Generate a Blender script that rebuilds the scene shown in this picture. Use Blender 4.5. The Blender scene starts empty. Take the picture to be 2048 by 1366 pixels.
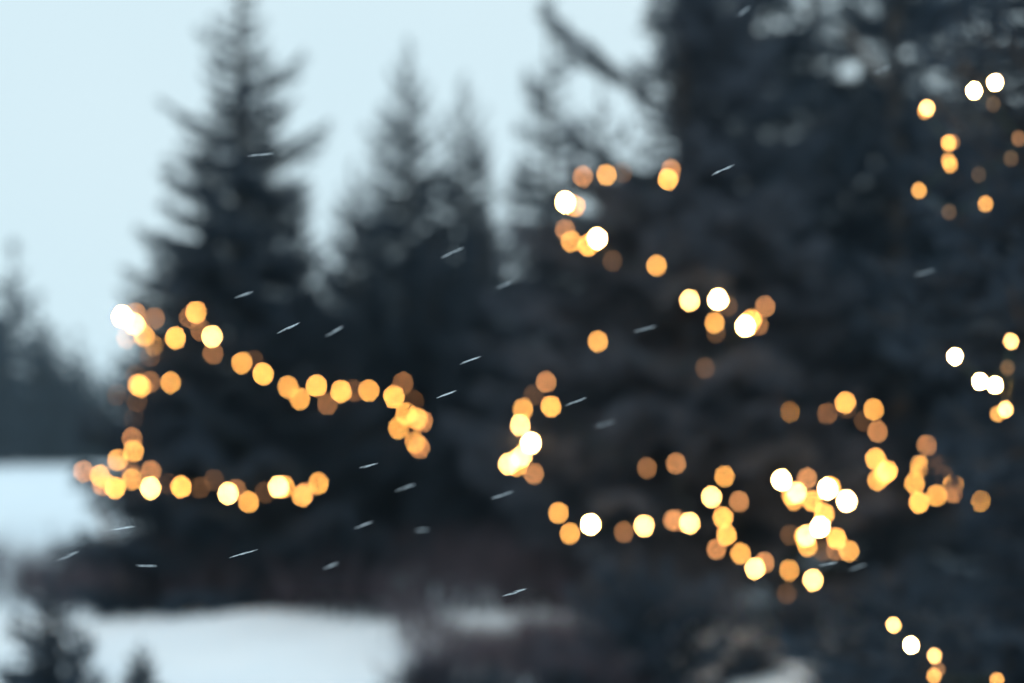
import bpy, math, random
import numpy as np
R = math.radians
rng = np.random.default_rng(7)
random.seed(7)
sc = bpy.context.scene
col = sc.collection

# ------------------------------------------------------------------ camera
CAM_H, LENS, SENSOR = 1.7, 50.0, 36.0
FPX = 2048 * LENS / SENSOR                     # focal length in photograph pixels
PITCH = math.atan((880 - 683) / FPX)           # horizon sits at row 880
FOCUS, FSTOP = 2.0, 1.4
cam = bpy.data.cameras.new('camera')
cam_o = bpy.data.objects.new('camera', cam)
col.objects.link(cam_o)
cam_o.location = (0, 0, CAM_H)
cam_o.rotation_euler = (math.pi / 2 + PITCH, 0, 0)
cam.lens, cam.sensor_width = LENS, SENSOR
cam.clip_start, cam.clip_end = 0.05, 3000
cam.dof.use_dof = True
cam.dof.focus_distance = FOCUS
cam.dof.aperture_fstop = FSTOP
cam.dof.aperture_blades = 0
cam.dof.aperture_ratio = 1.06
sc.camera = cam_o

# ------------------------------------------------------------------ sky, sun, exposure
SUN_EL, SUN_AZ = R(32), R(-95)
w = bpy.data.worlds.new('World')
sc.world = w
w.use_nodes = True
nt = w.node_tree
bg = nt.nodes['Background']
sky = nt.nodes.new('ShaderNodeTexSky')
sky.sky_type = 'NISHITA'
sky.sun_disc = False
sky.sun_elevation, sky.sun_rotation = SUN_EL, SUN_AZ
sky.air_density, sky.dust_density = 1.0, 2.0
dim = nt.nodes.new('ShaderNodeVectorMath'); dim.operation = 'SCALE'; dim.inputs['Scale'].default_value = 1.0
nt.links.new(sky.outputs[0], dim.inputs[0])
tc = nt.nodes.new('ShaderNodeTexCoord')
nz = nt.nodes.new('ShaderNodeTexNoise')
nz.inputs['Scale'].default_value = 1.6; nz.inputs['Detail'].default_value = 3
nt.links.new(tc.outputs['Generated'], nz.inputs['Vector'])
rp = nt.nodes.new('ShaderNodeValToRGB')                 # even snow cloud over the whole sky
rp.color_ramp.elements[0].position, rp.color_ramp.elements[1].position = 0.3, 0.7
rp.color_ramp.elements[0].color = (8.5, 10.95, 12.0, 1)
rp.color_ramp.elements[1].color = (9.4, 11.5, 12.3, 1)
nt.links.new(nz.outputs['Fac'], rp.inputs[0])
mx = nt.nodes.new('ShaderNodeMix'); mx.data_type = 'RGBA'
mx.inputs[0].default_value = 0.94
nt.links.new(dim.outputs[0], mx.inputs[6]); nt.links.new(rp.outputs[0], mx.inputs[7])
nt.links.new(mx.outputs[2], bg.inputs[0])
bg.inputs[1].default_value = 0.08

sun = bpy.data.lights.new('sun', 'SUN')
sun.energy, sun.angle, sun.color = 1.1, R(40), (0.97, 0.98, 1.0)
sun_o = bpy.data.objects.new('sun', sun)
col.objects.link(sun_o)
sun_o.rotation_euler = (R(90) - SUN_EL, 0, -SUN_AZ + math.pi)
sc.view_settings.view_transform = 'Standard'
sc.view_settings.look = 'None'
sc.view_settings.exposure = 0.0
sc.view_settings.gamma = 1.0
sc.view_settings.use_curve_mapping = False
sc.render.engine = 'CYCLES'
sc.cycles.use_denoising = True
sc.cycles.use_adaptive_sampling = False
sc.cycles.max_bounces = 3
sc.cycles.volume_bounces = 1
sc.cycles.sample_clamp_direct = 0

# ------------------------------------------------------------------ helpers
def at(px, py, y):
    """point at ground distance y that the photograph shows at (px, py)"""
    u, v = (px - 1024) / FPX, (683 - py) / FPX
    dy = math.cos(PITCH) - v * math.sin(PITCH)
    dz = math.sin(PITCH) + v * math.cos(PITCH)
    return np.array([u * y / dy, y, CAM_H + dz * y / dy])

def xat(px, y):
    return (px - 1024) / FPX * y

def ground_z(x, y):
    z = 0.05 * np.sin(x * 0.55 + 1.3) * np.sin(y * 0.42 + 0.4) + 0.03 * np.sin(x * 1.7 + y * 0.9)
    z = z + 0.02 * np.sin(x * 3.1 - y * 1.3 + 2) + 0.022 * np.sin(x * 2.3 + 1.7 * np.sin(y * 1.9)) * np.sin(y * 2.9 + np.sin(x * 1.3))
    fade = np.clip(1 - (np.abs(y) - 30) / 60, 0, 1)
    return z * fade

def mesh_np(name, V, tris=None, quads=None, mats=(), smooth=False):
    V = np.asarray(V, np.float32)
    me = bpy.data.meshes.new(name)
    parts, sizes = [], []
    for F, k in ((tris, 3), (quads, 4)):
        if F is not None and len(F):
            F = np.asarray(F, np.int32); parts.append(F.ravel()); sizes.append(np.full(len(F), k, np.int32))
    idx = np.concatenate(parts); sizes = np.concatenate(sizes)
    me.vertices.add(len(V)); me.vertices.foreach_set('co', V.ravel())
    me.loops.add(len(idx)); me.loops.foreach_set('vertex_index', idx)
    me.polygons.add(len(sizes))
    me.polygons.foreach_set('loop_start', np.concatenate([[0], np.cumsum(sizes)[:-1]]).astype(np.int32))
    me.polygons.foreach_set('loop_total', sizes)
    if smooth: me.polygons.foreach_set('use_smooth', np.ones(len(sizes), bool))
    me.update(calc_edges=True)
    for m in mats: me.materials.append(m)
    return me

def obj(name, me, parent=None, loc=None):
    o = bpy.data.objects.new(name, me)
    col.objects.link(o)
    if parent is not None: o.parent = parent
    if loc is not None: o.location = loc
    return o

def tag(o, label=None, cat=None, group=None, kind=None):
    if label: o['label'] = label
    if cat: o['category'] = cat
    if group: o['group'] = group
    if kind: o['kind'] = kind
    return o

def empty(name, loc, rz=0, s=1):
    o = obj(name, None, None, [float(a) for a in loc])
    o.rotation_euler = (0, 0, rz); o.scale = (s, s, s)
    o.empty_display_size = 0.2
    return o

class MB:
    """collects tubes as one mesh"""
    def __init__(s): s.V, s.Q, s.n = [], [], 0
    def tube(s, P, rad, k=5, cap=True):
        P = np.asarray(P, float); n = len(P); rad = np.broadcast_to(rad, (n,))
        T = np.gradient(P, axis=0); T /= np.linalg.norm(T, axis=1)[:, None] + 1e-9
        ref = np.array([0, 0, 1.0]) if abs(T[0][2]) < 0.9 else np.array([1.0, 0, 0])
        A = np.cross(T, ref); A /= np.linalg.norm(A, axis=1)[:, None] + 1e-9
        B = np.cross(T, A)
        th = np.arange(k) * 2 * math.pi / k
        ring = P[:, None] + rad[:, None, None] * (np.cos(th)[None, :, None] * A[:, None] + np.sin(th)[None, :, None] * B[:, None])
        s.V.append(ring.reshape(-1, 3))
        i, j = np.meshgrid(np.arange(n - 1), np.arange(k), indexing='ij')
        a = i * k + j; b = i * k + (j + 1) % k
        s.Q.append(np.stack([a, b, b + k, a + k], -1).reshape(-1, 4) + s.n)
        s.n += n * k
        return s
    def mesh(s, name, mat, smooth=True):
        return mesh_np(name, np.concatenate(s.V), quads=np.concatenate(s.Q), mats=[mat], smooth=smooth)

# ------------------------------------------------------------------ materials
def mat(name, c, rough=0.7, c2=None, scale=4.0, bump=0.0, bscale=20.0, per_object=0.0, sss=0.0):
    m = bpy.data.materials.new(name); m.use_nodes = True
    t = m.node_tree; b = t.nodes['Principled BSDF']
    b.inputs['Roughness'].default_value = rough
    b.inputs['Specular IOR Level'].default_value = 0.3
    tcn = t.nodes.new('ShaderNodeTexCoord')
    n = t.nodes.new('ShaderNodeTexNoise'); n.inputs['Scale'].default_value = scale; n.inputs['Detail'].default_value = 5
    t.links.new(tcn.outputs['Object'], n.inputs['Vector'])
    r = t.nodes.new('ShaderNodeValToRGB')
    r.color_ramp.elements[0].position, r.color_ramp.elements[1].position = 0.35, 0.68
    r.color_ramp.elements[0].color = (*c, 1); r.color_ramp.elements[1].color = (*(c2 or c), 1)
    t.links.new(n.outputs['Fac'], r.inputs[0]); t.links.new(r.outputs[0], b.inputs['Base Color'])
    if bump:
        n2 = t.nodes.new('ShaderNodeTexNoise'); n2.inputs['Scale'].default_value = bscale; n2.inputs['Detail'].default_value = 6
        t.links.new(tcn.outputs['Object'], n2.inputs['Vector'])
        bp = t.nodes.new('ShaderNodeBump'); bp.inputs['Strength'].default_value = bump; bp.inputs['Distance'].default_value = 0.05
        t.links.new(n2.outputs['Fac'], bp.inputs['Height']); t.links.new(bp.outputs[0], b.inputs['Normal'])
    if sss:
        b.inputs['Subsurface Weight'].default_value = sss
        b.inputs['Subsurface Radius'].default_value = (0.05, 0.06, 0.08)
    return m

NEEDLE = mat('spruce_needles', (0.009, 0.021, 0.035), 0.6, (0.032, 0.056, 0.086), 2.2)
NEEDLE_GREY = mat('frosted_needles', (0.016, 0.026, 0.040), 0.65, (0.088, 0.108, 0.142), 2.3)
BARK = mat('spruce_bark', (0.05, 0.042, 0.038), 0.9, (0.12, 0.10, 0.09), 9, 0.6, 30)
TWIG = mat('bare_twig', (0.06, 0.050, 0.062), 0.85, (0.12, 0.096, 0.118), 5)
PALE_BARK = mat('pale_bark', (0.16, 0.13, 0.115), 0.85, (0.26, 0.22, 0.2), 8, 0.4, 30)
SNOW = mat('snow', (0.75, 0.84, 0.91), 0.75, (0.85, 0.91, 0.95), 0.5, 0.35, 3.0)
FLAKE = mat('flake_ice', (0.72, 0.78, 0.82), 0.5, (0.86, 0.88, 0.90), 60)
CABLE = mat('cable_rubber', (0.012, 0.03, 0.018), 0.5, (0.02, 0.04, 0.025), 30)
SOCKET = mat('socket_plastic', (0.012, 0.03, 0.018), 0.4, (0.016, 0.035, 0.022), 50)

# ------------------------------------------------------------------ ground
def axis(lo, hi, fine0, fine1, step):
    a = list(np.arange(fine0, fine1, step)); s = step; v = fine0
    while v > lo: s *= 1.35; v -= s; a.insert(0, v)
    s = step; v = a[-1]
    while v < hi: s *= 1.35; v += s; a.append(v)
    return np.array(a)
gx, gy = axis(-700, 700, -12, 12, 0.16), axis(-60, 900, 6, 30, 0.16)
X, Y = np.meshgrid(gx, gy, indexing='ij')
Z = ground_z(X, Y)
nx, ny = X.shape
i, j = np.meshgrid(np.arange(nx - 1), np.arange(ny - 1), indexing='ij')
a = i * ny + j
G = np.stack([a, a + ny, a + ny + 1, a + 1], -1).reshape(-1, 4)
g = obj('ground', mesh_np('ground', np.stack([X, Y, Z], -1).reshape(-1, 3), quads=G, mats=[SNOW], smooth=True))
tag(g, 'snow covered field with gentle hummocks', 'ground', kind='structure')

# ------------------------------------------------------------------ spruce builder
def unit(v): return v / (np.linalg.norm(v, axis=-1, keepdims=True) + 1e-9)

def bough_template(L, needle=0.045, per_m=110, r=rng, hang=0.35):
    """one bough along +X: axis points, and needle triangles (n,3,3)"""
    t = np.linspace(0, 1, 7)
    ax = np.stack([t * L, 0.03 * L * np.sin(t * 4 + r.uniform(0, 6)), -0.10 * L * np.sin(t * math.pi) ** 1 + 0.04 * L * t ** 3], -1)
    def axp(s): return np.stack([np.interp(s, t, ax[:, k]) for k in range(3)], -1)
    tw0, tw1 = [], []
    n = max(6, int(L * 19))
    for s in np.linspace(0.1, 0.97, n):
        for side in (-1, 1):
            l = L * (0.36 * (1 - s) ** 0.8 + 0.07) * r.uniform(0.7, 1.2) * min(1, 0.35 + 2.2 * s)
            ang = R(r.uniform(38, 62)) * side
            p = axp(np.array([s]))[0]
            d = np.array([math.cos(ang), math.sin(ang), r.uniform(-hang, 0.08)])
            tw0.append(p); tw1.append(p + d * l)
            if l > 0.22:                                # finer twigs off the side twig
                for q in (0.4, 0.7):
                    m = p + d * l * q
                    d2 = np.array([math.cos(ang * 0.2), math.sin(ang * 0.2), r.uniform(-hang * 1.3, 0)])
                    tw0.append(m); tw1.append(m + d2 * l * 0.42)
    for s0, s1 in zip(t[:-1], t[1:]): tw0.append(axp(np.array([s0]))[0]); tw1.append(axp(np.array([s1]))[0])
    tw0, tw1 = np.array(tw0), np.array(tw1)
    ln = np.linalg.norm(tw1 - tw0, axis=1)
    cnt = np.maximum(4, (ln * per_m).astype(int))
    idx = np.repeat(np.arange(len(ln)), cnt)
    f = r.uniform(0, 1.03, len(idx))[:, None]
    base = tw0[idx] + (tw1 - tw0)[idx] * f
    td = unit(tw1 - tw0)[idx]
    d = unit(td * 0.75 + unit(r.normal(size=(len(idx), 3))) * 0.75)
    wv = unit(np.cross(d, r.normal(size=(len(idx), 3))))
    nl = needle * r.uniform(0.7, 1.3, (len(idx), 1))
    wd = needle * 0.16
    tri = np.stack([base - wv * wd, base + wv * wd, base + d * nl], 1)
    return ax, tri

def bough_set(needle=0.045, per_m=110, seed=1, hang=0.35):
    r = np.random.default_rng(seed)
    return [[(L, *bough_template(L, needle, per_m, r, hang)) for _ in range(3)] for L in (0.35, 0.8, 1.4, 2.0)]

def rot_from(az, el, roll):
    ca, sa, ce, se, cr, sr = math.cos(az), math.sin(az), math.cos(el), math.sin(el), math.cos(roll), math.sin(roll)
    fx = np.array([ca * ce, sa * ce, se]); fy = np.array([-sa, ca, 0.0]); fz = np.cross(fx, fy)
    return np.stack([fx, cr * fy + sr * fz, cr * fz - sr * fy], 0)        # rows: images of x, y, z

def spruce_meshes(name, H, Rb, n, seed, bs, z0=0.04, power=0.85, rag=0.3, top_el=38, low_el=-12, gaps=0.0, mats=(NEEDLE, BARK), skirt=0.0, bare=None):
    """crown, branch and trunk meshes for one spruce"""
    r = np.random.default_rng(seed)
    tris, limb = [], MB()
    gold = 2.399963
    lean = r.uniform(-0.01, 0.01, 2) * H
    for k in range(n):
        u = (k + r.uniform(0, 1)) / n
        h = z0 + (1 - z0) * (1 - (1 - u) ** 0.62 ) if True else u
        h = min(h, 0.992)
        L = Rb * (1 - h) ** power * r.uniform(1 - rag, 1 + rag * 0.45) + 0.10
        if skirt: L *= min(1.0, 0.4 + 0.6 * h / skirt)
        if gaps and math.sin(h * 37 + 1.7 * math.sin(k * gold) + seed) > 1 - gaps * 1.6: L *= 0.45
        az = k * gold + r.uniform(-0.35, 0.35)
        if bare and bare[0] < h < bare[1] and math.cos(az - bare[2]) > 0.35: L *= 0.4 if bare[1] > 0.9 else 0.3
        el = R(low_el + (top_el - low_el) * h ** 1.5 + r.uniform(-8, 8))
        ci = int(np.argmin([abs(L - x) for x in (0.35, 0.8, 1.4, 2.0)]))
        L0, ax, tr = bs[ci][r.integers(3)]
        M = rot_from(az, el, r.uniform(-0.35, 0.35)) * (L / L0)
        org = np.array([lean[0] * h, lean[1] * h, h * H])
        tris.append(tr.reshape(-1, 3) @ M + org)
        P = ax @ M + org
        rb = 0.006 + 0.011 * L
        limb.tube(P, np.linspace(rb, 0.003, len(P)), 4)
    # leader shoot
    L0, ax, tr = bs[0][0]
    M = rot_from(0.3, R(88), 0) * 1.3
    tris.append(tr.reshape(-1, 3) @ M + np.array([lean[0], lean[1], H * 0.975]))
    V = np.concatenate(tris)
    crown = mesh_np(name + '_crown', V, tris=np.arange(len(V)).reshape(-1, 3), mats=[mats[0]])
    tz = np.linspace(-0.15, 0.995 * H, 14)
    tr_ = 0.012 + 0.016 * H * (1 - np.clip(tz, 0, None) / H) ** 0.9 * 0.9
    tr_[0:2] *= 1.35
    P = np.stack([lean[0] * tz / H + 0.01 * H * 0.1 * np.sin(tz * 1.3), lean[1] * tz / H, tz], -1)
    trunk = MB().tube(P, tr_, 10).mesh(name + '_trunk', mats[1])
    return crown, limb.mesh(name + '_branches', mats[1]), trunk

def plant_spruce(name, meshes, px, y, label, cat='tree', group=None, s=1.0, rz=0.0, sz=None):
    x = xat(px, y)
    o = empty(name, (x, y, float(ground_z(x, y)) - 0.02), rz, s)
    if sz: o.scale = (s, s, sz)
    crown, limb, trunk = meshes
    obj('trunk', trunk, o); tag(obj('branchwork', limb, o), kind='stuff'); obj('crown', crown, o)
    return tag(o, label, cat, group)

BS = bough_set(0.05, 120, 1)
BS_OPEN = bough_set(0.075, 62, 2, 0.55)
BS_MID = bough_set(0.055, 88, 4)
BS_FINE = bough_set(0.035, 170, 3)

# the string-lit spruces
hero = spruce_meshes('lit_spruce', 7.3, 2.1, 330, 11, BS, power=1.15, rag=0.42, top_el=30, low_el=-8, z0=0.06, skirt=0.09)
HERO_PX, HERO_Y = 478, 15.6
hero_o = plant_spruce('spruce_tree', hero, HERO_PX, HERO_Y, 'tall pointed spruce with two warm light strings, standing behind the dry brush')
broad = spruce_meshes('broad_spruce', 9.6, 2.4, 330, 23, BS_MID, power=0.95, rag=0.38, mats=(NEEDLE_GREY, BARK), gaps=0.3, z0=0.06, skirt=0.12, bare=(0.47, 0.99, math.pi))
T2_PX, T2_Y = 1370, 13.6
t2_o = plant_spruce('spruce_tree', broad, T2_PX, T2_Y, 'broad grey green spruce with zigzag warm light strings down its front')
second = spruce_meshes('second_spruce', 9.0, 1.9, 152, 31, BS_OPEN, power=0.8, rag=0.45, gaps=0.4)
T2B_PX, T2B_Y = 1790, 14.4
t2b_o = plant_spruce('spruce_tree', second, T2B_PX, T2B_Y, 'dark spruce with one hooked string of lights, next to the broad spruce')
near = spruce_meshes('near_spruce', 4.6, 1.05, 300, 41, BS_FINE, power=0.75, rag=0.35, bare=(0.22, 0.43, math.pi))
T3_PX, T3_Y = 2080, 5.9
t3_o = plant_spruce('spruce_tree', near, T3_PX, T3_Y, 'young spruce carrying only a few small bright bulbs')

# unlit spruces behind
tall_a = spruce_meshes('tall_spruce', 8.0, 1.55, 240, 51, BS_OPEN, power=0.8, rag=0.45, gaps=0.4)
tall_b = spruce_meshes('ragged_spruce', 8.0, 1.9, 150, 61, BS_OPEN, power=0.75, rag=0.55, gaps=0.5)
slim = spruce_meshes('slim_spruce', 8.0, 1.9, 280, 71, BS_MID, power=0.72, rag=0.4, top_el=45)
BACK = 'unlit spruces behind the lit ones'
back = [
    (slim, 815, 24.0, 1.04, 0.4, 'slim unlit spruce with a single thin spire beyond the tall pointed spruce'),
    (slim, 928, 27.0, 1.06, 2.1, 'narrow unlit spruce whose spire rises beside a slightly taller one'),
    (tall_b, 1105, 25.0, 1.18, 1.0, 'ragged unlit spruce with loose boughs and sky showing through its top'),
    (tall_b, 1205, 23.0, 0.98, 2.4, 'ragged unlit spruce wedged between the loose topped one and the broad spruce'),
    (slim, 700, 20.0, 0.68, 3.0, 'short unlit spruce tucked between the pointed spruce and the slim one'),
    (slim, 965, 18.5, 0.58, 5.0, 'short dark spruce standing before the ragged one'),
    (slim, 870, 20.5, 0.60, 1.2, 'short dark spruce standing before the pair of thin spires'),
    (tall_a, 1500, 26.0, 1.8, 0.2, 'towering unlit spruce rising behind the broad grey green spruce'),
    (tall_b, 1800, 27.0, 1.8, 4.0, 'towering gappy spruce with sky glinting through its open crown'),
    (tall_b, 2000, 24.0, 1.75, 2.6, 'towering bristly spruce behind the young spruce with few bulbs'),
    (tall_b, 1640, 29.0, 1.85, 1.1, 'towering dark spruce between the broad spruce and the gappy one'),
    (slim, 590, 30.0, 0.9, 1.4, 'slim spruce mostly hidden behind the tall pointed spruce'),
    (tall_b, 1260, 34.0, 1.15, 3.3, 'wide unlit spruce far behind the broad grey green one'),
    (tall_a, 330, 30.0, 0.55, 0.9, 'low spruce peeping out beside the foot of the tall pointed spruce'),
]
for m, px, y, s, rz, lab in back:
    plant_spruce('spruce_tree', m, px, y, lab, group=BACK, s=s, rz=rz)

# far wood across the snow field, seen past the lit spruce
far_a = spruce_meshes('far_spruce', 8.0, 1.9, 95, 81, bough_set(0.18, 22, 5, 0.4), power=0.75, rag=0.6, gaps=0.3)
FAR = 'spruces of the far wood across the field'
far = [(-60, 100, 1.9), (18, 96, 1.82), (76, 104, 1.5), (116, 98, 1.12), (152, 103, 1.16), (198, 106, 0.95), (-25, 112, 1.7), (85, 115, 1.35), (232, 100, 1.0), (270, 108, 1.1), (-110, 102, 2.1), (310, 99, 1.2), (172, 116, 1.1), (130, 112, 1.15)]
for k, (px, y, s) in enumerate(far):
    plant_spruce('far_spruce_tree', far_a, px, y, 'hazy blue spruce in the distant wood across the snow field', group=FAR, s=s, rz=k * 1.9)
r = np.random.default_rng(5)
base = np.empty(len(far_a[0].vertices) * 3, np.float32); far_a[0].vertices.foreach_get('co', base); base = base.reshape(-1, 3)
base = base.reshape(-1, 3, 3)[::3].reshape(-1, 3)
Vs = []
for k in range(46):
    c, s_ = math.cos(k * 2.1), math.sin(k * 2.1); s = r.uniform(1.1, 1.7)
    q = base @ np.array([[c, s_, 0], [-s_, c, 0], [0, 0, 1]]) * s
    Vs.append(q + np.array([-22 + k * 2.1 + r.uniform(-1, 1), r.uniform(124, 150), 0]))
V = np.concatenate(Vs)
o = obj('distant_woods', mesh_np('distant_woods', V, tris=np.arange(len(V)).reshape(-1, 3), mats=[NEEDLE]))
tag(o, 'distant spruce wood closing the far side of the field', 'woods', kind='stuff')

# ------------------------------------------------------------------ low plants
sap = spruce_meshes('sapling', 0.9, 0.42, 46, 91, [[(L, *bough_template(L, 0.03, 150)) for _ in range(3)] for L in (0.12, 0.25, 0.4, 0.6)], power=0.7, rag=0.4, z0=0.06)
for px, y, s, rz, lab in [
    (105, 9.3, 0.72, 0.5, 'small spruce sapling alone in the open snow'),
    (292, 9.5, 0.34, 2.0, 'tiny spruce seedling in the snow next to the small sapling')]:
    plant_spruce('spruce_sapling', sap, px, y, lab, 'sapling', s=s, rz=rz, sz=s * 1.2)
low = spruce_meshes('low_shrub', 0.75, 0.75, 60, 95, [[(L, *bough_template(L, 0.035, 130)) for _ in range(3)] for L in (0.2, 0.4, 0.65, 0.9)], power=0.45, rag=0.5, z0=0.08, low_el=5, top_el=50)
for px, y, s, rz, lab in [
    (872, 9.75, 0.50, 0, 'flat dark conifer shrub at the end of the open snow'),
    (985, 9.35, 0.42, 1, 'flat conifer shrub in the snow below the curled light string'),
    (1120, 9.55, 0.46, 3.6, 'flat conifer shrub in the snow next to the wide bushy one'),
    (1290, 10.2, 1.0, 2, 'wide bushy conifer shrub in front of the broad spruce'),
    (1370, 9.3, 0.42, 3, 'small conifer shrub at the foot of the wide bushy one'),
    (1490, 10.7, 0.5, 0.8, 'flat conifer shrub added to shade the snow from the crowded bunch of bulbs'),  # added shrub, keeps the warm bulb light off the snow here
    (1590, 11.3, 0.55, 4, 'low conifer shrub under the crowded bunch of bulbs'),
    (1700, 9.5, 0.6, 5, 'spreading conifer shrub between the broad spruce and the young spruce'),
    (1830, 9.6, 0.95, 0.5, 'large conifer shrub just behind the lowest bulbs of the young spruce'),
    (1960, 8.8, 0.9, 2.2, 'large conifer shrub half hidden by the young spruce')]:
    plant_spruce('conifer_shrub', low, px, y, lab, 'shrub', 'low shrubs below the lit spruces', s=s, rz=rz, sz=s * (0.62 if s <= 0.5 else 1.0))

def stems(name, n, x0, x1, y0, y1, h0, h1, seed, label):
    r = np.random.default_rng(seed); mb = MB()
    cl = [(r.uniform(x0, x1), y0 + (y1 - y0) * r.uniform(0, 1) ** 1.6, r.uniform(0.6, 1.25)) for _ in range(max(8, n // 22))]
    for k in range(n):
        q = cl[r.integers(len(cl))]
        y = np.clip(q[1] + r.normal(0, .22), y0, y1); px = q[0] + r.normal(0, 30); x = xat(px, y)
        h = r.uniform(h0, h1) * q[2]; d = r.normal(0, 0.16, 2); z = float(ground_z(x, y))
        t = np.linspace(0, 1, 4)[:, None]
        P = np.array([x, y, z - 0.03]) + t * np.array([0, 0, h]) + t ** 1.6 * np.array([d[0], d[1], 0]) * h * 1.6
        mb.tube(P, np.linspace(0.0065, 0.002, 4), 3)
        for q in range(3):
            b = P[1] + (P[3] - P[1]) * r.uniform(0, 0.8); e = b + np.array([r.normal(0, .13), r.normal(0, .13), r.uniform(.06, .22)])
            mb.tube([b, (b + e) / 2 + [0, 0, -.01], e], [0.004, 0.003, 0.0015], 3)
    o = obj(name, mb.mesh(name, TWIG))
    return tag(o, label, 'undergrowth', kind='stuff')
stems('undergrowth', 2100, 170, 1220, 14.1, 17.6, 0.3, 0.75, 4, 'purplish brown bare brush along the edge of the snow')
stems('undergrowth', 520, -120, 190, 15.0, 20, 0.2, 0.6, 6, 'thin grey brown brush in front of the far snow field')

stems('undergrowth', 950, 840, 1260, 9.6, 12.8, 0.12, 0.36, 9, 'dark low twiggy thicket breaking up the snow below the broad spruce')

# leaning bare stem at the left edge of the brush
b0, b1 = at(262, 1222, 14.6), at(196, 1020, 14.9)
b0[2] = float(ground_z(b0[0], b0[1])) - 0.1
mb = MB(); mid = (b0 + b1) / 2 + [0.03, 0, 0.02]
mb.tube([b0, mid, b1], [0.05, 0.04, 0.028], 8)
ls = empty('leaning_stem', (b0[0], b0[1], b0[2] + 0.1)); tag(ls, 'pale bare stem leaning out of the brush beside the pointed spruce', 'dead tree')
st = obj('trunk', mb.mesh('leaning_trunk', PALE_BARK), ls); st.location = [-float(v) for v in ls.location]
mb = MB()
for q, dx, dz in ((0.55, -0.25, 0.18), (0.75, 0.2, 0.25), (0.95, -0.18, 0.2)):
    p = b0 + (b1 - b0) * q; mb.tube([p, p + [dx * .5, 0, dz * .4], p + [dx, 0.02, dz]], [0.014, 0.009, 0.003], 5)
br = obj('branchwork', mb.mesh('leaning_branches', PALE_BARK), ls); br.location = st.location

# ------------------------------------------------------------------ outline boughs of the lit spruces
def solo_bough(parent, p_tip, p_root, seed, width=1.0, mtl=NEEDLE):
    r = np.random.default_rng(seed)
    L = float(np.linalg.norm(p_tip - p_root))
    ax, tr = bough_template(L, 0.05, 130, r)
    v = (p_tip - p_root) / L
    M = rot_from(math.atan2(v[1], v[0]), math.asin(v[2]), r.uniform(-.3, .3))
    Sc = np.array([1, width, width])
    V = (tr.reshape(-1, 3) * Sc) @ M + p_root
    o = obj('bough', mesh_np('bough', V, tris=np.arange(len(V)).reshape(-1, 3), mats=[mtl]))
    st = obj('bough_stem', MB().tube((ax * Sc) @ M + p_root, np.linspace(0.02, 0.003, 7), 5).mesh('bough_stem', BARK), o)
    bpy.context.view_layer.update()
    o.parent = parent; o.matrix_parent_inverse = parent.matrix_world.inverted()
    return o
for k, (tx, ty, rx, ry) in enumerate([(318, 205, 470, 250), (330, 318, 470, 335), (392, 60, 475, 95), (605, 112, 480, 190), (590, 200, 485, 230), (660, 250, 485, 335), (330, 420, 478, 470), (600, 370, 480, 400), (325, 540, 478, 560), (240, 590, 470, 640)]):
    solo_bough(hero_o, at(tx, ty, HERO_Y - 0.25), at(rx, ry, HERO_Y), 200 + k, 0.8)
for k, (tx, ty, rx, ry) in enumerate([(1085, 15, 1345, 215), (1120, 235, 1350, 380)]):
    solo_bough(t2_o, at(tx, ty, T2_Y - 0.1), at(rx, ry, T2_Y), 230 + k, 0.7, NEEDLE_GREY)
solo_bough(t3_o, at(1850, 925, 5.45), at(2075, 890, 5.9), 260, 0.7)
solo_bough(t3_o, at(1845, 1366, 5.45), at(2075, 1300, 5.9), 261, 0.7)
# bare dead bough on the second spruce
d0, d1 = at(1690, 60, T2B_Y - 0.9), at(1770, 165, T2B_Y - 0.2)
db = obj('dead_bough', MB().tube([d0, (d0 + d1) / 2 + [0, 0, .01], d1], [0.03, 0.04, 0.045], 8).mesh('dead_bough', PALE_BARK))
bpy.context.view_layer.update()
db.parent = t2b_o; db.matrix_parent_inverse = t2b_o.matrix_world.inverted()

# ------------------------------------------------------------------ string lights
LEVEL = {'W': 13.0, 'V': 3.0, 'Y': 1.25, 'O': 0.78, 'P': 0.40, 'B': 0.20, 'D': 0.05, 'X': 40.0}
WARM = (1.0, 0.425, 0.085)
HOT = (1.0, 0.50, 0.15)
DIM = (1.0, 0.40, 0.13)
def blur_px(y): return (LENS * LENS / FSTOP / (FOCUS * 1000 - LENS)) * 2048 / SENSOR * (1 - FOCUS / y)

def bulb_mesh(name, d, y, lev):
    """pear shaped glass bulb, diameter d, tip down, centred on its widest point"""
    frac = (d * FPX / y / max(blur_px(y), d * FPX / y)) ** 2
    m = bpy.data.materials.new(name + '_glass'); m.use_nodes = True
    t = m.node_tree; b = t.nodes['Principled BSDF']
    b.inputs['Base Color'].default_value = (0.8, 0.6, 0.35, 1); b.inputs['Roughness'].default_value = 0.25
    b.inputs['Emission Color'].default_value = (*(HOT if lev in 'XWV' else DIM if lev in 'PBD' else WARM), 1)
    b.inputs['Emission Strength'].default_value = LEVEL[lev] / frac
    if lev in 'DB': m.cycles.emission_sampling = 'NONE'
    prof = np.array([(0.001, -0.62), (0.22, -0.56), (0.40, -0.36), (0.50, 0), (0.44, 0.30), (0.30, 0.50), (0.22, 0.62)]) * d
    th = np.arange(10) * 2 * math.pi / 10
    P = np.stack([prof[:, :1] * np.cos(th), prof[:, :1] * np.sin(th), prof[:, 1:] + 0 * th], -1).reshape(-1, 3)
    i, j = np.meshgrid(np.arange(6), np.arange(10), indexing='ij'); a = i * 10 + j; bb = i * 10 + (j + 1) % 10
    return mesh_np(name, P, quads=np.stack([a, bb, bb + 10, a + 10], -1).reshape(-1, 4), mats=[m], smooth=True)

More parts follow.
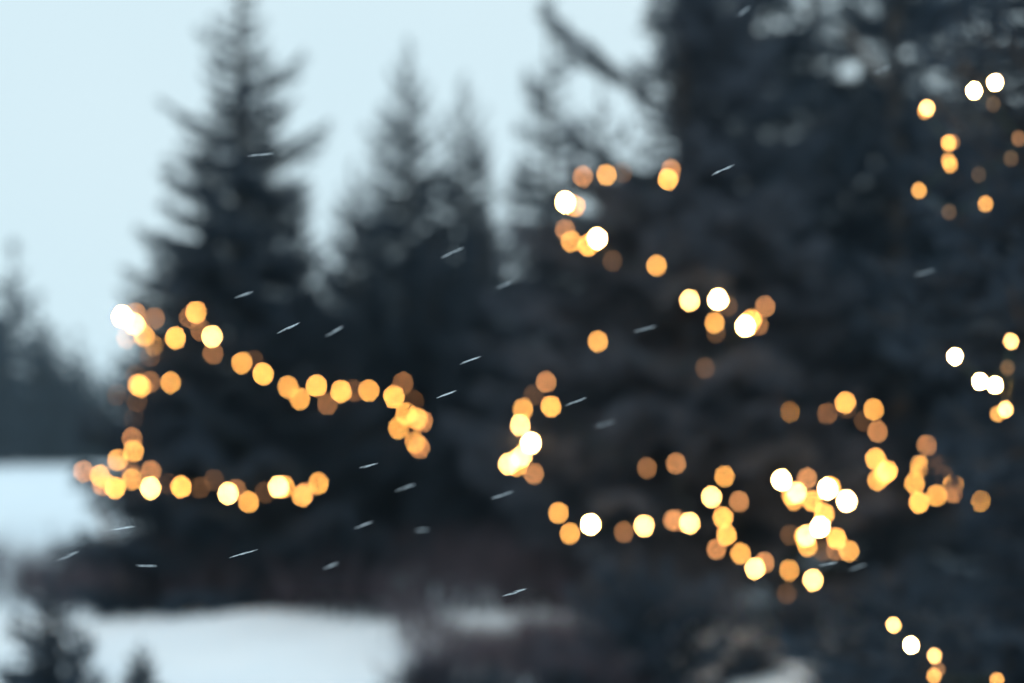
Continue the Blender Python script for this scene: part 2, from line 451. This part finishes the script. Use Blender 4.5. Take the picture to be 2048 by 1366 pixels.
def socket_mesh(d):
    P = np.array([[0, 0, 0.55], [0, 0, 0.7], [0, 0, 1.05], [0, 0, 1.12]]) * d
    return MB().tube(P, np.array([0.25, 0.29, 0.27, 0.1]) * d, 8).mesh('socket', SOCKET)

_bm, _sm = {}, {}
def light_string(pts, tree, label, size=0.027, depth=None, group='strings of warm lights on the spruces'):
    """pts: (px, py, level); bulbs sit on the outer front of the tree's crown"""
    cx, cy, H, Rb, power, out, skirt = tree
    P = []
    for px, py, lev, *deep in pts:
        y = cy - 1.0
        for _ in range(6):                               # front surface of the cone at that pixel
            p = at(px, py, y)
            rr = Rb * max(0.04, 1 - p[2] / H) ** power * (min(1.0, 0.5 + 0.5 * p[2] / H / skirt) if skirt else 1.0) + out
            dx = p[0] - cx
            y = cy - math.sqrt(max(rr * rr - dx * dx, 0.0)) * 0.98 - 0.05
        P.append(at(px, py, y + (deep[0] if deep else 0)))
    left, order = list(range(1, len(P))), [0]
    while left:
        k = min(left, key=lambda q: np.linalg.norm(P[q] - P[order[-1]])); order.append(k); left.remove(k)
    root = empty('string_light', P[order[0]]); tag(root, label, 'string lights', group)
    o0 = P[order[0]]
    mb = MB()
    for a_, b_ in zip(order[:-1], order[1:]):
        A = P[a_] + [0, 0, size * 1.1]; B = P[b_] + [0, 0, size * 1.1]
        t = np.linspace(0, 1, 7)[:, None]; L = np.linalg.norm(B - A)
        C = A + (B - A) * t; C[:, 2] -= (0.10 * L * np.sin(t * math.pi)).ravel()
        mb.tube(C - o0, 0.0032, 5)
    obj('cable', mb.mesh('cable', CABLE), root)
    for k in order:
        lev = pts[k][2]; yb = round(P[k][1])
        key = (size, lev, yb)
        if key not in _bm: _bm[key] = bulb_mesh('bulb', size, P[k][1], lev)
        if size not in _sm: _sm[size] = socket_mesh(size)
        b = obj('bulb', _bm[key], root, [float(v) for v in P[k] - o0])
        b.rotation_euler = (random.uniform(-.3, .3), random.uniform(-.3, .3), 0)
        obj('socket', _sm[size], b)
    return root

HERO = (xat(HERO_PX, HERO_Y), HERO_Y, 7.3, 2.1, 1.15, 0.12, 0.09)
T2 = (xat(T2_PX, T2_Y), T2_Y, 9.6, 2.4, 0.95, 0.12, 0.12)
T2B = (xat(T2B_PX, T2B_Y), T2B_Y, 9.0, 1.9, 0.8, 0.10, 0)
T3 = (xat(T3_PX, T3_Y), T3_Y, 4.6, 1.05, 0.75, 0.08, 0)
light_string([(244,633,'W'),(271,627,'P'),(269,648,'V'),(309,637,'B'),(253,676,'B'),(289,672,'Y'),(308,691,'O'),(300,712,'D'),(351,676,'Y'),(379,634,'B'),(392,625,'Y'),(401,660,'B'),(424,673,'V'),(426,707,'B'),(484,726,'O'),(508,722,'D'),(526,748,'Y'),(576,774,'O'),(600,798,'O'),(633,772,'Y'),(655,808,'B'),(682,783,'Y'),(707,782,'B'),(738,781,'O'),(788,794,'Y'),(806,766,'B'),(812,828,'O'),(834,838,'O'),(845,843,'P'),(797,856,'O'),(830,884,'O'),(839,895,'P'),(827,802,'D')],
    HERO, 'upper string of warm bulbs slanting across the tall pointed spruce')
light_string([(282,773,'O'),(276,770,'O'),(300,764,'B'),(341,765,'O'),(271,750,'D'),(274,803,'D'),(234,790,'D'),(267,840,'D'),(264,877,'P'),(267,902,'O'),(235,920,'O'),(263,948,'B'),(264,959,'O'),(302,943,'P'),(167,943,'P'),(201,952,'Y'),(205,970,'P'),(230,976,'Y'),(301,976,'V'),(336,968,'D'),(362,974,'Y'),(400,975,'D'),(428,960,'D'),(456,987,'V'),(472,980,'B'),(497,1004,'O'),(530,985,'D'),(557,974,'V'),(569,973,'O'),(604,992,'O'),(609,987,'P'),(637,967,'O')],
    HERO, 'lower string of warm bulbs hooking down and along the tall pointed spruce')
light_string([(1166,353,'P'),(1213,350,'O'),(1245,345,'D'),(1342,340,'P'),(1336,359,'Y'),(1131,404,'W'),(1150,412,'O'),(1131,460,'P'),(1142,483,'O'),(1176,491,'Y'),(1195,477,'W'),(1225,522,'D'),(1313,531,'O'),(1196,683,'O'),(1379,601,'V'),(1436,599,'W'),(1429,646,'O'),(1432,665,'D'),(1455,612,'D'),(1530,613,'P'),(1491,652,'W'),(1503,640,'Y'),(1517,650,'B'),(1410,736,'D')],
    T2, 'topmost zigzag string of warm bulbs on the broad grey green spruce')
light_string([(1092,764,'P'),(1068,790,'D'),(1102,813,'Y'),(1046,818,'O'),(1041,850,'V'),(1062,886,'W'),(1044,912,'V'),(1036,919,'Y'),(1017,928,'V'),(1068,947,'P'),(1035,932,'O'),(1117,1026,'O'),(1140,1067,'O'),(1181,1049,'W'),(1248,1064,'B'),(1288,1052,'V'),(1346,1041,'P'),(1353,1040,'B'),(1379,1046,'V'),(1294,936,'B'),(1352,927,'P')],
    T2, 'string of warm bulbs curling round the lower edge of the broad grey green spruce')
light_string([(1449,953,'O'),(1423,994,'V'),(1478,1003,'P'),(1446,1035,'Y'),(1453,1070,'Y'),(1433,1098,'P'),(1481,1107,'O'),(1510,1137,'V'),(1529,1125,'P'),(1578,1141,'O'),(1626,1160,'V'),(1574,1187,'D'),(1563,960,'W'),(1614,957,'P'),(1593,985,'V'),(1588,1000,'O'),(1583,990,'O'),(1625,1002,'Y'),(1655,978,'W'),(1661,975,'Y'),(1693,1002,'W'),(1648,1028,'Y'),(1640,1054,'W'),(1612,1072,'V'),(1615,1092,'O'),(1608,1074,'O'),(1580,1070,'D'),(1673,1077,'Y'),(1645,1102,'D'),(1698,1102,'O'),(1672,1100,'B')],
    T2, 'crowded bunch of bright bulbs strung between the broad spruce and its dark neighbour')
light_string([(1580,826,'O'),(1556,793,'D'),(1655,827,'B'),(1691,805,'Y'),(1693,815,'D'),(1728,842,'D'),(1747,819,'O'),(1755,863,'P'),(1751,918,'Y'),(1755,960,'O'),(1775,942,'Y'),(1768,948,'O'),(1854,891,'P'),(1839,932,'Y'),(1829,967,'O'),(1838,1005,'Y'),(1873,991,'O'),(1906,969,'O'),(1907,985,'P'),(1890,950,'D'),(1875,930,'D'),(1960,1001,'O'),(1970,995,'O')],
    T2B, 'hooked string of amber bulbs on the dark spruce')
light_string([(1990,165,'X'),(1948,181,'X'),(1854,216,'V'),(1850,222,'O'),(1897,286,'Y'),(1905,285,'B'),(1898,321,'Y'),(1900,330,'O'),(1838,381,'O'),(1971,408,'O'),(1987,208,'D'),(2037,277,'B'),(2022,317,'D'),(1958,350,'D'),(1898,424,'D')],
    T3, 'top string of small bulbs on the young spruce', 0.013)
light_string([(1910,713,'X'),(2022,683,'V'),(2015,735,'D'),(1960,763,'X'),(1990,770,'X'),(2011,819,'V'),(1995,828,'O')],
    T3, 'middle string of small bright bulbs on the young spruce', 0.013)
light_string([(1787,1250,'V'),(1822,1290,'X'),(1870,1312,'V'),(1868,1352,'O'),(1876,1340,'B'),(1994,1360,'O')],
    T3, 'bottom string of small bulbs on the lowest boughs of the young spruce', 0.013)

# ------------------------------------------------------------------ falling snow
def flake_mesh(seed):
    """loose clump of ice needles, longest across the wind"""
    r = np.random.default_rng(seed); mb = MB()
    for k in range(8):
        d = unit(np.array([1.0, r.normal(0, .04), r.normal(0, .04)])); c = np.array([r.uniform(-.012, .012), r.normal(0, .0005), r.normal(0, .0005)])
        l = r.uniform(.006, .010)
        mb.tube([c - d * l, c, c + d * l], [0.00015, 0.00030, 0.00015], 5)
    return mb.mesh('snowflake', FLAKE)
FM = [flake_mesh(k) for k in range(5)]
for k, (px, py, ang) in enumerate([(905,505,24),(1007,570,24),(485,590,20),(578,655,26),(665,665,28),(1290,658,14),(940,720,20),(735,932,14),(812,975,20),(722,1052,18),(487,1107,16),(292,1132,-2),(660,1132,24),(137,1112,24),(1710,1136,18),(1005,990,18),(245,1057,8),(842,1060,6),(1030,1185,18),(1147,805,22),(1210,848,16),(1445,340,24),(1485,25,34),(1765,140,24),(515,310,4),(1850,545,16),(1655,1128,10),(890,790,20)]):
    y = FOCUS * (1.18 + 0.28 * math.sin(k * 2.3)) if k > 13 else FOCUS * (1.14 + 0.12 * math.sin(k * 1.7))
    f = obj('snowflake', FM[k % 5], None, [float(v) for v in at(px, py, y)])
    f.rotation_euler = (random.uniform(0, 6), R(-ang), random.uniform(-.25, .25))
    tag(f, 'pale snowflake drifting down in front of the dark spruces', 'snowflake', 'falling snowflakes')

# ------------------------------------------------------------------ haze of falling snow
hz = bpy.data.materials.new('snow_haze'); hz.use_nodes = True
t = hz.node_tree
for n in list(t.nodes):
    if n.type != 'OUTPUT_MATERIAL': t.nodes.remove(n)
pv = t.nodes.new('ShaderNodeVolumePrincipled')
pv.inputs['Color'].default_value = (0.70, 0.88, 0.99, 1)
pv.inputs['Density'].default_value = 0.00048
pv.inputs['Anisotropy'].default_value = 0.2
out = [n for n in t.nodes if n.type == 'OUTPUT_MATERIAL'][0]
t.links.new(pv.outputs[0], out.inputs['Volume'])
x0, x1, y0, y1, z0, z1 = -720, 720, -80, 920, -1.2, 26
V = [(x, y, z) for x in (x0, x1) for y in (y0, y1) for z in (z0, z1)]
F = [(0, 1, 3, 2), (4, 6, 7, 5), (0, 4, 5, 1), (2, 3, 7, 6), (0, 2, 6, 4), (1, 5, 7, 3)]
o = obj('haze', mesh_np('haze', V, quads=F, mats=[hz]))
tag(o, 'thin pale air full of fine falling snow', 'haze', kind='stuff')
